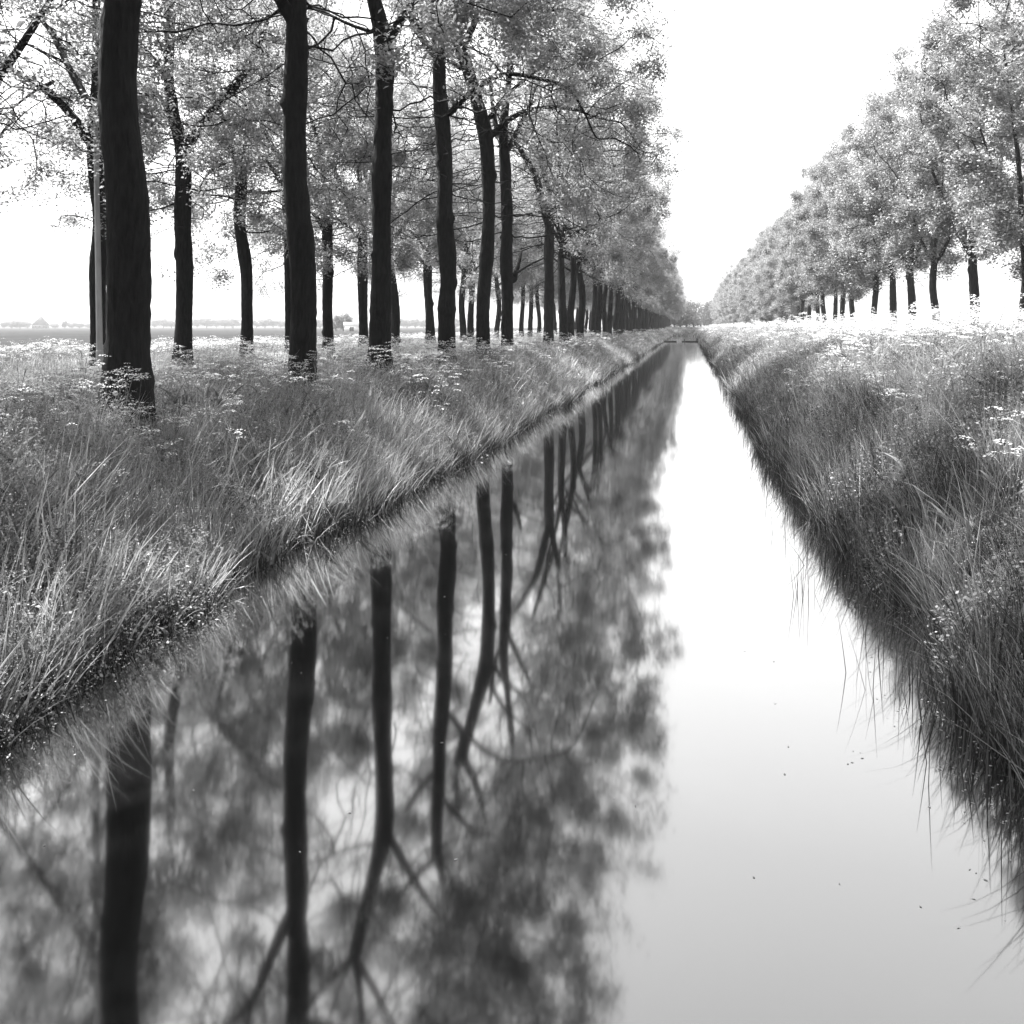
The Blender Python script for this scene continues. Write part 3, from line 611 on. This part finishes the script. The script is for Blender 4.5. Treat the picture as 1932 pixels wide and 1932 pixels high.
def small_leaves(x, y, z, size, g, up=.8):
    n = len(x); c = np.stack([x, y, z], -1); nrm = g.normal(0, 1, (n, 3)); nrm[:, 2] = np.abs(nrm[:, 2]) + up; nrm /= np.linalg.norm(nrm, axis=1)[:, None]
    a = np.cross(nrm, g.normal(0, 1, (n, 3))); a /= np.linalg.norm(a, axis=1)[:, None] + 1e-9; b_ = np.cross(nrm, a)
    ln = (size * g.uniform(.5, 1.4, n))[:, None]; wd = ln * g.uniform(.35, .7, n)[:, None]
    V = np.stack([c - a * ln * .5, c + b_ * wd * .5, c + a * ln * .5, c - b_ * wd * .5], 1).reshape(-1, 3)
    return V, np.arange(n * 4).reshape(-1, 4)
def stuff(name, label, V, Q, m):
    o = link(name, raw_mesh(name, V, Q, m)); tag(o, label, 'vegetation', None, 'stuff'); return o
SPEC = [(1.2, 8, 1000, 1.0), (8, 16, 700, 1.1), (16, 32, 330, 1.6), (32, 70, 120, 2.6), (70, 130, 45, 4.2), (130, 240, 20, 6.5)]
def sc_spec(k, hmax=1e9): return [(a, b_, d * k, s_) for a, b_, d, s_ in SPEC]

g = np.random.default_rng(11)
def hmap(x, y, seed): return 1 + .22 * vnoise2((x + .6 * y) / .9, (y - .6 * x) / .8, seed) + .25 * vnoise2((x - .4 * y) / .33, (y + .4 * x) / .3, seed + 1)
# left bank: grass all over
x, y, s = zones(-1, -9.6, -3.3, sc_spec(2.2), g); k = infront(x, y) & (x < xl(y) + .05); x, y, s = x[k], y[k], s[k]
x, y, tl, ax, ay, ci = tuft(x, y, g); s = s[ci]
z = ground(x, y) - .03
L = .44 * hmap(x, y, 20) * (1 + .55 * (g.random(len(x)) < .12)) * tl * g.uniform(.6, 1.2, len(x)); W = .008 * s * g.uniform(.4, 1.7, len(x))
V, Q = ribbons('', x, y, z, L, W, (.1 + ax * .8, -.03 + ay * .8), M_GRASS, g, 4, .65, .12); stuff('grass', 'wind-bent grass covering the left bank', V, Q, M_GRASS)
# left waterside reeds: broad leaning blades
x, y, s = zones(-1, -6.6, -3.4, [(a, b_, d * .36, s_) for a, b_, d, s_ in SPEC], g); k = infront(x, y) & (x < xl(y) + .16) & (vnoise2(x / .7, y / 1.1, 33) > -.45 + .7 * sst((-x - 4.3) / 1.5)) & (g.random(len(x)) < 1 - .6 * sst((-x - 4.3) / 1)); x, y, s = x[k], y[k], s[k]
z = np.maximum(ground(x, y), -.25) - .05; L = .58 * hmap(x, y, 22) * g.uniform(.5, 1.35, len(x)); W = .02 * np.sqrt(s) * s ** .2 * g.uniform(.6, 1.3, len(x))
V, Q = ribbons('', x, y, z, L, W, (.22, -.05), M_REED, g, 4, .35, .24); stuff('waterside_reeds', 'broad-bladed reeds leaning over the left waterline', V, Q, M_REED)
# short near-black sedge blades added as painted shade at the left bank's foot
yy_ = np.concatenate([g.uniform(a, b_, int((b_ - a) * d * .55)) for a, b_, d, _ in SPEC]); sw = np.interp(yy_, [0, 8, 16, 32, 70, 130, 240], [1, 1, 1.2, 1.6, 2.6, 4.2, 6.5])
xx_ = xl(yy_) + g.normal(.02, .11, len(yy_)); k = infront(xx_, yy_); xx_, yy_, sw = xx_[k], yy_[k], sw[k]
V, Q = ribbons('', xx_, yy_, np.full(len(xx_), -.05), .30 * hmap(xx_, yy_, 28) * g.uniform(.5, 1.4, len(xx_)), .009 * sw * g.uniform(.5, 1.5, len(xx_)), (.12, 0), M_DARK, g, 3, .5, .22); stuff('shoreline_shade_sedge', 'near-black sedge blades added as a line of shade at the left bank foot', V, Q, M_DARK)
# left herbs
x, y, s = zones(-1, -9.6, -3.6, sc_spec(3.6), g); k = infront(x, y) & (vnoise2(x / 1.0, y / 1.2, 41) + .5 * vnoise2(x / .3, y / .4, 42) + (-x - 4.4) * .15 > -.25); x, y, s = x[k], y[k], s[k]
z = ground(x, y) + g.uniform(.08, 1, len(x)) ** .8 * .52 * hmap(x, y, 24)
V, Q = small_leaves(x, y, z, .032 * s ** .8, g); stuff('wild_herbs', 'leafy wild herbs filling the upper left bank', V, Q, M_HERB)
# broad-leaved weeds among the grass of both banks
VV, QQ, off = [], [], 0
for x0, x1 in ((-9.2, -3.9), (2.0, 9.2)):
    x, y, s = zones(0, x0, x1, [(2, 9, 9, 1.0), (9, 18, 7, 1.1), (18, 34, 4, 1.5), (34, 60, 1.5, 2.2)], g); k = infront(x, y) & (vnoise2(x / .8, y / 1.0, 45) > -.1); x, y, s = x[k], y[k], s[k]
    nl = 9; xx, yy2, s2 = np.repeat(x, nl), np.repeat(y, nl), np.repeat(s, nl); up = g.random(len(xx)) * .42
    a = g.uniform(0, 6.283, len(xx)); V, Q = ribbons('', xx, yy2, ground(xx, yy2) + up, g.uniform(.14, .36, len(xx)), g.uniform(.025, .06, len(xx)) * s2 ** .5, (np.cos(a) * .7, np.sin(a) * .7), None, g, 4, .8, .12)
    VV.append(V); QQ.append(Q + off); off += len(V)
stuff('broad_leaved_weeds', 'broad-leaved weeds scattered through the bank grass', np.concatenate(VV), np.concatenate(QQ), M_HERB)
# strip behind the hidden road
x, y, s = zones(-1, -18, -13.2, [(a, b_, d * .6, s_) for a, b_, d, s_ in SPEC[1:]], g); k = infront(x, y); x, y, s = x[k], y[k], s[k]
L = .55 * hmap(x, y, 26) * g.uniform(.6, 1.3, len(x)); V, Q = ribbons('', x, y, ground(x, y) - .03, L, .011 * s, (.25, 0), M_GRASS, g, 2); stuff('roadside_grass', 'tall verge grass behind the hidden road', V, Q, M_GRASS)

# right bank
x, y, s = zones(1, 1.3, 9.5, sc_spec(2.0), g); k = infront(x, y) & (x > xr(y) - .05) & (y > 2.9); x, y, s = x[k], y[k], s[k]
x, y, tl, ax, ay, ci = tuft(x, y, g); s = s[ci]
L = .50 * hmap(x, y, 50) * (1 + .55 * (g.random(len(x)) < .12)) * tl * g.uniform(.55, 1.2, len(x)); W = .008 * s * g.uniform(.4, 1.7, len(x))
V, Q = ribbons('', x, y, ground(x, y) - .03, L, W, (-.02 + ax * .8, -.03 + ay * .8), M_GRASS, g, 4, .65, .11); stuff('meadow_grass', 'tall meadow grass on the right bank', V, Q, M_GRASS)
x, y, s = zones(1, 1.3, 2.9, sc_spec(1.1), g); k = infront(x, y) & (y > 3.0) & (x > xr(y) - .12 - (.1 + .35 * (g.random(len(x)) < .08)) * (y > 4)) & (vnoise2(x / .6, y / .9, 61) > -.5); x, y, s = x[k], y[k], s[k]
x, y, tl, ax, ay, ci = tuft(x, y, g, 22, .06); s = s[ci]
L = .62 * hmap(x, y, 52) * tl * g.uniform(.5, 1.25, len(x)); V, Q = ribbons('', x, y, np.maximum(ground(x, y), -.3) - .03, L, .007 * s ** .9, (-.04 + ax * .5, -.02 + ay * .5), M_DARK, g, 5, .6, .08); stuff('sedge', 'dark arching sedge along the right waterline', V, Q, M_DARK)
x, y, s = zones(1, 1.6, 9.5, sc_spec(4.0), g); k = infront(x, y) & (vnoise2(x / .9, y / 1.1, 63) + .5 * vnoise2(x / .3, y / .4, 64) + (x - 2.6) * .12 > -.3); x, y, s = x[k], y[k], s[k]
z = ground(x, y) + g.uniform(.08, 1, len(x)) ** .8 * .62 * hmap(x, y, 54)
V, Q = small_leaves(x, y, z, .030 * s ** .8, g); stuff('bank_herbs', 'leafy flowering herbs over the right bank', V, Q, M_HERB)
# feathery seed heads of the grasses
for nm, lb, x0, x1, sd_, hh in (('grass_seed_heads', 'pale feathery seed heads over the left bank grass', -9.4, -3.7, 71, .50), ('meadow_seed_heads', 'pale feathery seed heads over the right bank grass', 1.9, 9.3, 72, .56)):
    x, y, s = zones(1, x0, x1, sc_spec(.22), g); k = infront(x, y) & (vnoise2(x / 1.1, y / 1.5, sd_) > -.35); x, y, s = x[k], y[k], s[k]
    hgt = hh * hmap(x, y, sd_ + 3) * g.uniform(.75, 1.35, len(x)); lx = g.normal(.12 if x0 < 0 else -.03, .12, len(x)); K = 9
    f = g.random((len(x), K)); px = x[:, None] + (lx * hgt)[:, None] + lx[:, None] * f * .14 + g.normal(0, .007, f.shape) * s[:, None]; py = y[:, None] + g.normal(0, .007, f.shape) * s[:, None]
    pz = (ground(x, y) + hgt)[:, None] + .13 * f - .05
    V, Q = small_leaves(px.ravel(), py.ravel(), pz.ravel(), np.repeat(.011 * s ** .85, K), g, 0); stuff(nm, lb, V, Q, M_SEED)
# canal end mound
n = 26000; x = g.uniform(-8, 9, n); y = g.uniform(234, 262, n); V, Q = ribbons('', x, y, ground(x, y), g.uniform(.3, .9, n), np.full(n, .06), (-.1, 0), M_GRASS, g, 2); stuff('far_grass', 'grassy mound at the far canal end', V, Q, M_GRASS)

# flower heads too many to count
def umbel_field(name, label, x, y, s, hgt, g, K=16):
    n = len(x); gz_ = ground(x, y); top = gz_ + hgt; lx = .1 * g.normal(0, 1, n) + .12; 
    V1, Q1 = ribbons('', x, y, gz_ + hgt * .25, hgt * .75, .005 * s, (.12, 0), None, g, 2, 0, .03)
    r_ = .066 * s ** .45 * g.uniform(.55, 1.3, n); nh = 5
    hx = np.repeat(x, nh) + g.normal(0, .11, n * nh) + np.repeat(hgt * .1, nh); hy = np.repeat(y, nh) + g.normal(0, .11, n * nh); hz = np.repeat(top, nh) + g.normal(-.03, .05, n * nh); rr = np.repeat(r_, nh)
    a = g.uniform(0, 6.283, (n * nh, K)); q = np.sqrt(g.random((n * nh, K)))
    fx = hx[:, None] + rr[:, None] * q * np.cos(a); fy = hy[:, None] + rr[:, None] * q * np.sin(a); fz = hz[:, None] + rr[:, None] * .35 * (1 - q ** 2) + g.normal(0, .1, a.shape) * rr[:, None] * .4
    V2, Q2 = small_leaves(fx.ravel(), fy.ravel(), fz.ravel(), np.repeat(rr, K) * .42, g, 2.5)
    o = stuff(name, label, np.concatenate([V2]), Q2, M_UMBEL); return V1, Q1
FS = [(2, 9, 5, 1.0), (9, 16, 9.0, 1.1), (16, 32, 9, 1.4), (32, 70, 4.5, 2.0), (70, 130, 1.4, 3.0), (130, 235, 1., 5)]
x, y, s = zones(0, -9.6, -4.6, FS, g); k = infront(x, y) & (g.random(len(x)) < .3 + .7 * sst((-x - 4.6) / 2.0)) & (vnoise2(x / .8, y / 1.1, 92) > -.45); x, y, s = x[k], y[k], s[k]
Va, Qa = umbel_field('flower_heads', 'white cow parsley flowers scattered over the left bank', x, y, s, .56 + .38 * g.random(len(x)) ** 2 + .1 * hmap(x, y, 96), g)
x2, y2, s2 = zones(0, -17.5, -13.2, FS[1:], g); k = infront(x2, y2); x2, y2, s2 = x2[k], y2[k], s2[k]
Vc, Qc = umbel_field('verge_flower_heads', 'white flowers on the verge behind the hidden road', x2, y2, s2, .7 + .25 * g.random(len(x2)), g, 10)
x, y, s = zones(0, 2.3, 9.5, [(a, b_, d * (1.1 if a < 30 else .55), q) for a, b_, d, q in FS], g); k = infront(x, y) & (g.random(len(x)) < .35 + .65 * sst((x - 3.0) / 2.2)) & (vnoise2(x / .8, y / 1.1, 91) > -.4); x, y, s = x[k], y[k], s[k]
Vb, Qb = umbel_field('bank_flower_heads', 'white cow parsley flowers scattered over the right bank', x, y, s, .58 + .5 * g.random(len(x)) ** 2 + .14 * hmap(x / 2, y / 2, 95), g)
o1, o2 = len(Va), len(Va) + len(Vb)
stuff('flower_stems', 'thin stems under the scattered flower heads', np.concatenate([Va, Vb, Vc]), np.concatenate([Qa, Qb + o1, Qc + o2]), M_STEM)

# specks of floating leaves at both waterlines
x = np.concatenate([xl(yq := g.uniform(3, 40, 1500)) + np.abs(g.normal(0, .35, 1500)) + .1, xr(yr := g.uniform(3, 40, 3200)) - np.abs(g.normal(0, .22 + .2 * vnoise(yr * 1.7, 5) ** 2, 3200)) - .1]); y = np.concatenate([yq, yr])
x = np.concatenate([x, g.uniform(-3, 1.4, 90)]); y = np.concatenate([y, g.uniform(2.5, 14, 90)])
n = len(x); a = g.uniform(0, 6.28, n); l = g.uniform(.003, .013, n); wv = l * g.uniform(.25, .7, n)
c = np.stack([x, y, np.full(n, .002)], -1); A = np.stack([np.cos(a), np.sin(a), 0 * a], -1); B = np.stack([-np.sin(a), np.cos(a), 0 * a], -1)
V = np.stack([c - A * l[:, None], c + B * wv[:, None], c + A * l[:, None], c - B * wv[:, None]], 1).reshape(-1, 3)
stuff('floating_leaf_litter', 'pale specks of leaf litter floating at the waterlines', V, np.arange(n * 4).reshape(-1, 4), M_FLOAT)

# ------------------------------------------------------------------ individual flowers
def onbank(u, v, h):                                   # first point on the view ray that is h above the ground
    d = FWD + RIGHT * (u - 966) / 1932 / F + UP * (616 - v) / 1932 / F
    for t in np.arange(3.0, 90, .05):
        p = EYE + d * t
        if p[2] <= float(ground(p[0], p[1])) + h: return p
    return EYE + d * 20
def parsley(p, H, size, seed, label, group):
    g = np.random.default_rng(seed); root = link('cow_parsley', None, None, (p[0], p[1], float(ground(p[0], p[1])))); tag(root, label, 'flower', group)
    mb = MB(); lean = g.uniform(.08, .25); t = np.linspace(0, 1, 5); P = np.stack([lean * H * t ** 1.5, .03 * t, H * .86 * t], 1); mb.tube(P, .005 - .0025 * t, 5)
    heads = []
    for q in range(int(g.integers(3, 6))):
        a = g.uniform(0, 6.28); e = P[-1] + np.array([math.cos(a) * size * 1.2, math.sin(a) * size * 1.2, H * g.uniform(.06, .17)]); s0 = P[3 if q % 2 else 4]
        mb.tube([s0, (s0 + e) / 2 + np.array([0, 0, .02]), e], .0025, 4); heads.append(e)
    mb.build('stem', M_STEM, root)
    for e in heads:
        K = 70; a = g.uniform(0, 6.28, K); q = np.sqrt(g.random(K)); r_ = size * g.uniform(.7, 1.1)
        V, Q = small_leaves(e[0] + r_ * q * np.cos(a), e[1] + r_ * q * np.sin(a), e[2] + r_ * .4 * (1 - q * q), np.full(K, r_ * .2), g, 2.5)
        link('umbel', raw_mesh('umbel', V, Q, M_UMBEL), root)
    return root
fl = []
lab_f = [(205, 650, 'white cow parsley leaning across the lower left edge of the thickest trunk'), (200, 695, 'cow parsley spray at the left foot of the thickest trunk'), (270, 700, 'cow parsley spray at the right foot of the thickest trunk'),
         (345, 622, 'cow parsley in front of the foot of the wide Y-forked tree'), (565, 665, 'cow parsley crossing the foot of the second waterside trunk'), (600, 640, 'cow parsley just right of the second waterside trunk'),
         (705, 660, 'cow parsley in front of the third waterside trunk'), (845, 655, 'cow parsley in front of the foot of the collared trunk'), (10, 795, 'large white flower head cut by the left edge'),
         (490, 950, 'single white flower head low among the left bank grass'), (310, 795, 'white flower cluster over the dark hollow below the thickest trunk'), (330, 770, 'smaller flower cluster just above the dark hollow')]
for i, (u, v, lb) in enumerate(lab_f):
    h = .8; p = onbank(u, v, h); parsley(p, h, .06, 500 + i, lb, 'cow parsley standing out on the left bank')
for i in range(26):
    u = g.uniform(1420, 1925); X = g.uniform(4.6, 8); Y = yat(u, X); parsley((X, Y, 0), g.uniform(.9, 1.15), .06, 600 + i, 'cow parsley head rising above the right bank skyline below the trunks', 'cow parsley on the right bank skyline')
for i in range(30):
    u = g.uniform(20, 900); X = g.uniform(-8.6, -5.3); Y = yat(u, X); parsley((X, Y, 0), g.uniform(.75, 1.0), .058, 700 + i, 'cow parsley blown sideways on top of the left bank among the trunks', 'cow parsley among the left trunks')
dn = [(200, 540, 'dandelion clock left of the thickest trunk foot'), (622, 608, 'dandelion clock just below the thickest trunk foot'), (380, 825, 'dandelion clock furthest left on the mid bank'), (548, 795, 'dandelion clock above and left of the close pair'),
      (708, 865, 'dandelion clock left of the close pair'), (800, 910, 'lower dandelion clock of the close pair'), (897, 890, 'largest dandelion clock, right of the close pair')]
for i, (zx, zy, lb) in enumerate(dn):
    u = zx / 2.76 * .966; v = (550 + zy / 2.76) * .966; p = onbank(u, v, .58); gz = float(ground(p[0], p[1])); H = p[2] - gz
    root = link('dandelion_clock', None, None, (p[0], p[1], gz)); tag(root, lb, 'flower', 'dandelion clocks on the left bank')
    MB().tube([[0, 0, 0], [.02, 0, H * .5], [0, 0, H]], .003, 5).build('stem', M_STEM, root)
    K = 420; d = g.normal(0, 1, (K, 3)); d /= np.linalg.norm(d, axis=1)[:, None]; r_ = .032 if i == 6 else .026; pp = d * r_ + np.array([0, 0, H + r_ * .5])
    V, Q = small_leaves(pp[:, 0], pp[:, 1], pp[:, 2], np.full(K, .008), g, .0); link('seed_head', raw_mesh('seed_head', V, Q, M_PUFF), root)

# docks: dark upright stalks with seed clusters
for i, (u, v, lb) in enumerate([(1885, 830, 'tall dark dock stalk on the right bank near the right edge'), (1862, 740, 'dark dock stalk above the taller one near the right edge'), (1760, 700, 'slim dark dock stalk high on the right bank'), (1725, 850, 'dark dock stalk in the middle of the right bank'),
      (1640, 690, 'small dark dock stalk high on the right bank, left of the others'), (1790, 930, 'lowest dark dock stalk on the right bank'), (150, 690, 'thin dark dock stalk left of the thickest trunk'), (330, 800, 'dark dock plant in the hollow below the thickest trunk')]):
    g = np.random.default_rng(900 + i); p = onbank(u, v, .5); gz = float(ground(p[0], p[1])); H = .95 if i < 6 else .8
    root = link('dock_plant', None, None, (p[0], p[1], gz)); tag(root, lb, 'plant', 'dark dock stalks')
    t = np.linspace(0, 1, 5); mb = MB(); mb.tube(np.stack([.05 * t ** 2, .02 * t, H * t], 1), .006 - .003 * t, 5)
    for q in range(5): a = g.uniform(0, 6.28); z0 = H * g.uniform(.4, .75); mb.tube([[.02, 0, z0], [.02 + .05 * math.cos(a), .05 * math.sin(a), z0 + .1], [.02 + .06 * math.cos(a), .06 * math.sin(a), z0 + .2]], .003, 4)
    mb.build('stem', M_STEM, root)
    n = 380; a = g.uniform(0, 6.28, n); zz = H * g.uniform(.45, 1.02, n); r_ = .07 * np.sin(np.pi * np.clip((zz / H - .4) / .65, 0, 1)) * np.sqrt(g.random(n)); V, Q = small_leaves(.03 + r_ * np.cos(a), r_ * np.sin(a), zz, np.full(n, .016), g, 0); link('seed_cluster', raw_mesh('seed_cluster', V, Q, M_DARK), root)  # dock seed cluster: small loose grains round the stalk, then the basal leaves
    n = 12; V, Q = ribbons('', np.zeros(n), np.zeros(n), np.zeros(n), g.uniform(.25, .45, n), np.full(n, .05), (0, 0), None, g, 4, .8, .5); link('leaves', raw_mesh('leaves', V, Q, M_HERB), root)

# scattered upright stems in the shallows of the right side
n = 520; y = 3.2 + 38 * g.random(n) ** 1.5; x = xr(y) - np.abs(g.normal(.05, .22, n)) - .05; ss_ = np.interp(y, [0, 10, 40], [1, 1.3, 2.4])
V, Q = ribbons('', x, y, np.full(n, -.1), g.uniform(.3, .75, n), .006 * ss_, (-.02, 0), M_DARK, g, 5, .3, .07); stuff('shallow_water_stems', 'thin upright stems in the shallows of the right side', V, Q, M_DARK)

# reed tufts standing in the open water at the right
tf = [(1620, 1275, 'tall sparse reed tuft standing furthest out in the open white water'), (1682, 1290, 'dark reed tuft close beside the black water at right'), (1590, 1075, 'thin reed tuft in the water near the middle of the right waterline'), (1520, 1120, 'pair of faint reeds standing alone in the white water'),
      (1470, 1010, 'slim reeds in the water where the right bank bulges'), (1445, 905, 'small reed tuft left of the mid right waterline'), (1395, 800, 'distant reed tuft in the narrowing white water'), (1375, 770, 'farthest reed tuft on the right waterline'),
      (1720, 1330, 'short reed tuft at the edge of the black reflection'), (1785, 1440, 'nearest reed tuft at the lower right waterline'), (1560, 1010, 'reed tuft touching the right bank shadow'), (1640, 1200, 'bent reed tuft between the open water and the right bank')]
for i, (u, v, lb) in enumerate(tf):
    g = np.random.default_rng(800 + i); d = FWD + RIGHT * (u - 966) / 1932 / F + UP * (616 - v) / 1932 / F; t = 2.4 / -d[2]; p = EYE + d * t
    root = link('reed_tuft', None, None, (p[0], p[1], -.3)); tag(root, lb, 'reeds', 'reed tufts standing in the right-hand water')
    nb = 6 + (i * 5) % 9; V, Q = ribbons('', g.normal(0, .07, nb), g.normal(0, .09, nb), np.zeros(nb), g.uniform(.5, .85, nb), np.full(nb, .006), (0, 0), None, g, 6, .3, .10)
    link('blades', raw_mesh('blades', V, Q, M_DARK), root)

# ------------------------------------------------------------------ haze
m, t = mat('thin_haze'); vo = t.nodes.new('ShaderNodeVolumePrincipled'); vo.inputs['Color'].default_value = (.52, .52, .52, 1); vo.inputs['Density'].default_value = .0006
vo.inputs['Anisotropy'].default_value = .2
o = t.nodes.new('ShaderNodeOutputMaterial'); t.links.new(vo.outputs[0], o.inputs['Volume'])
hb = MB().box((0, 0, 9.5), (3100, 3100, 23.0)).build('haze', m); tag(hb, 'thin pale summer haze', 'haze', None, 'stuff')
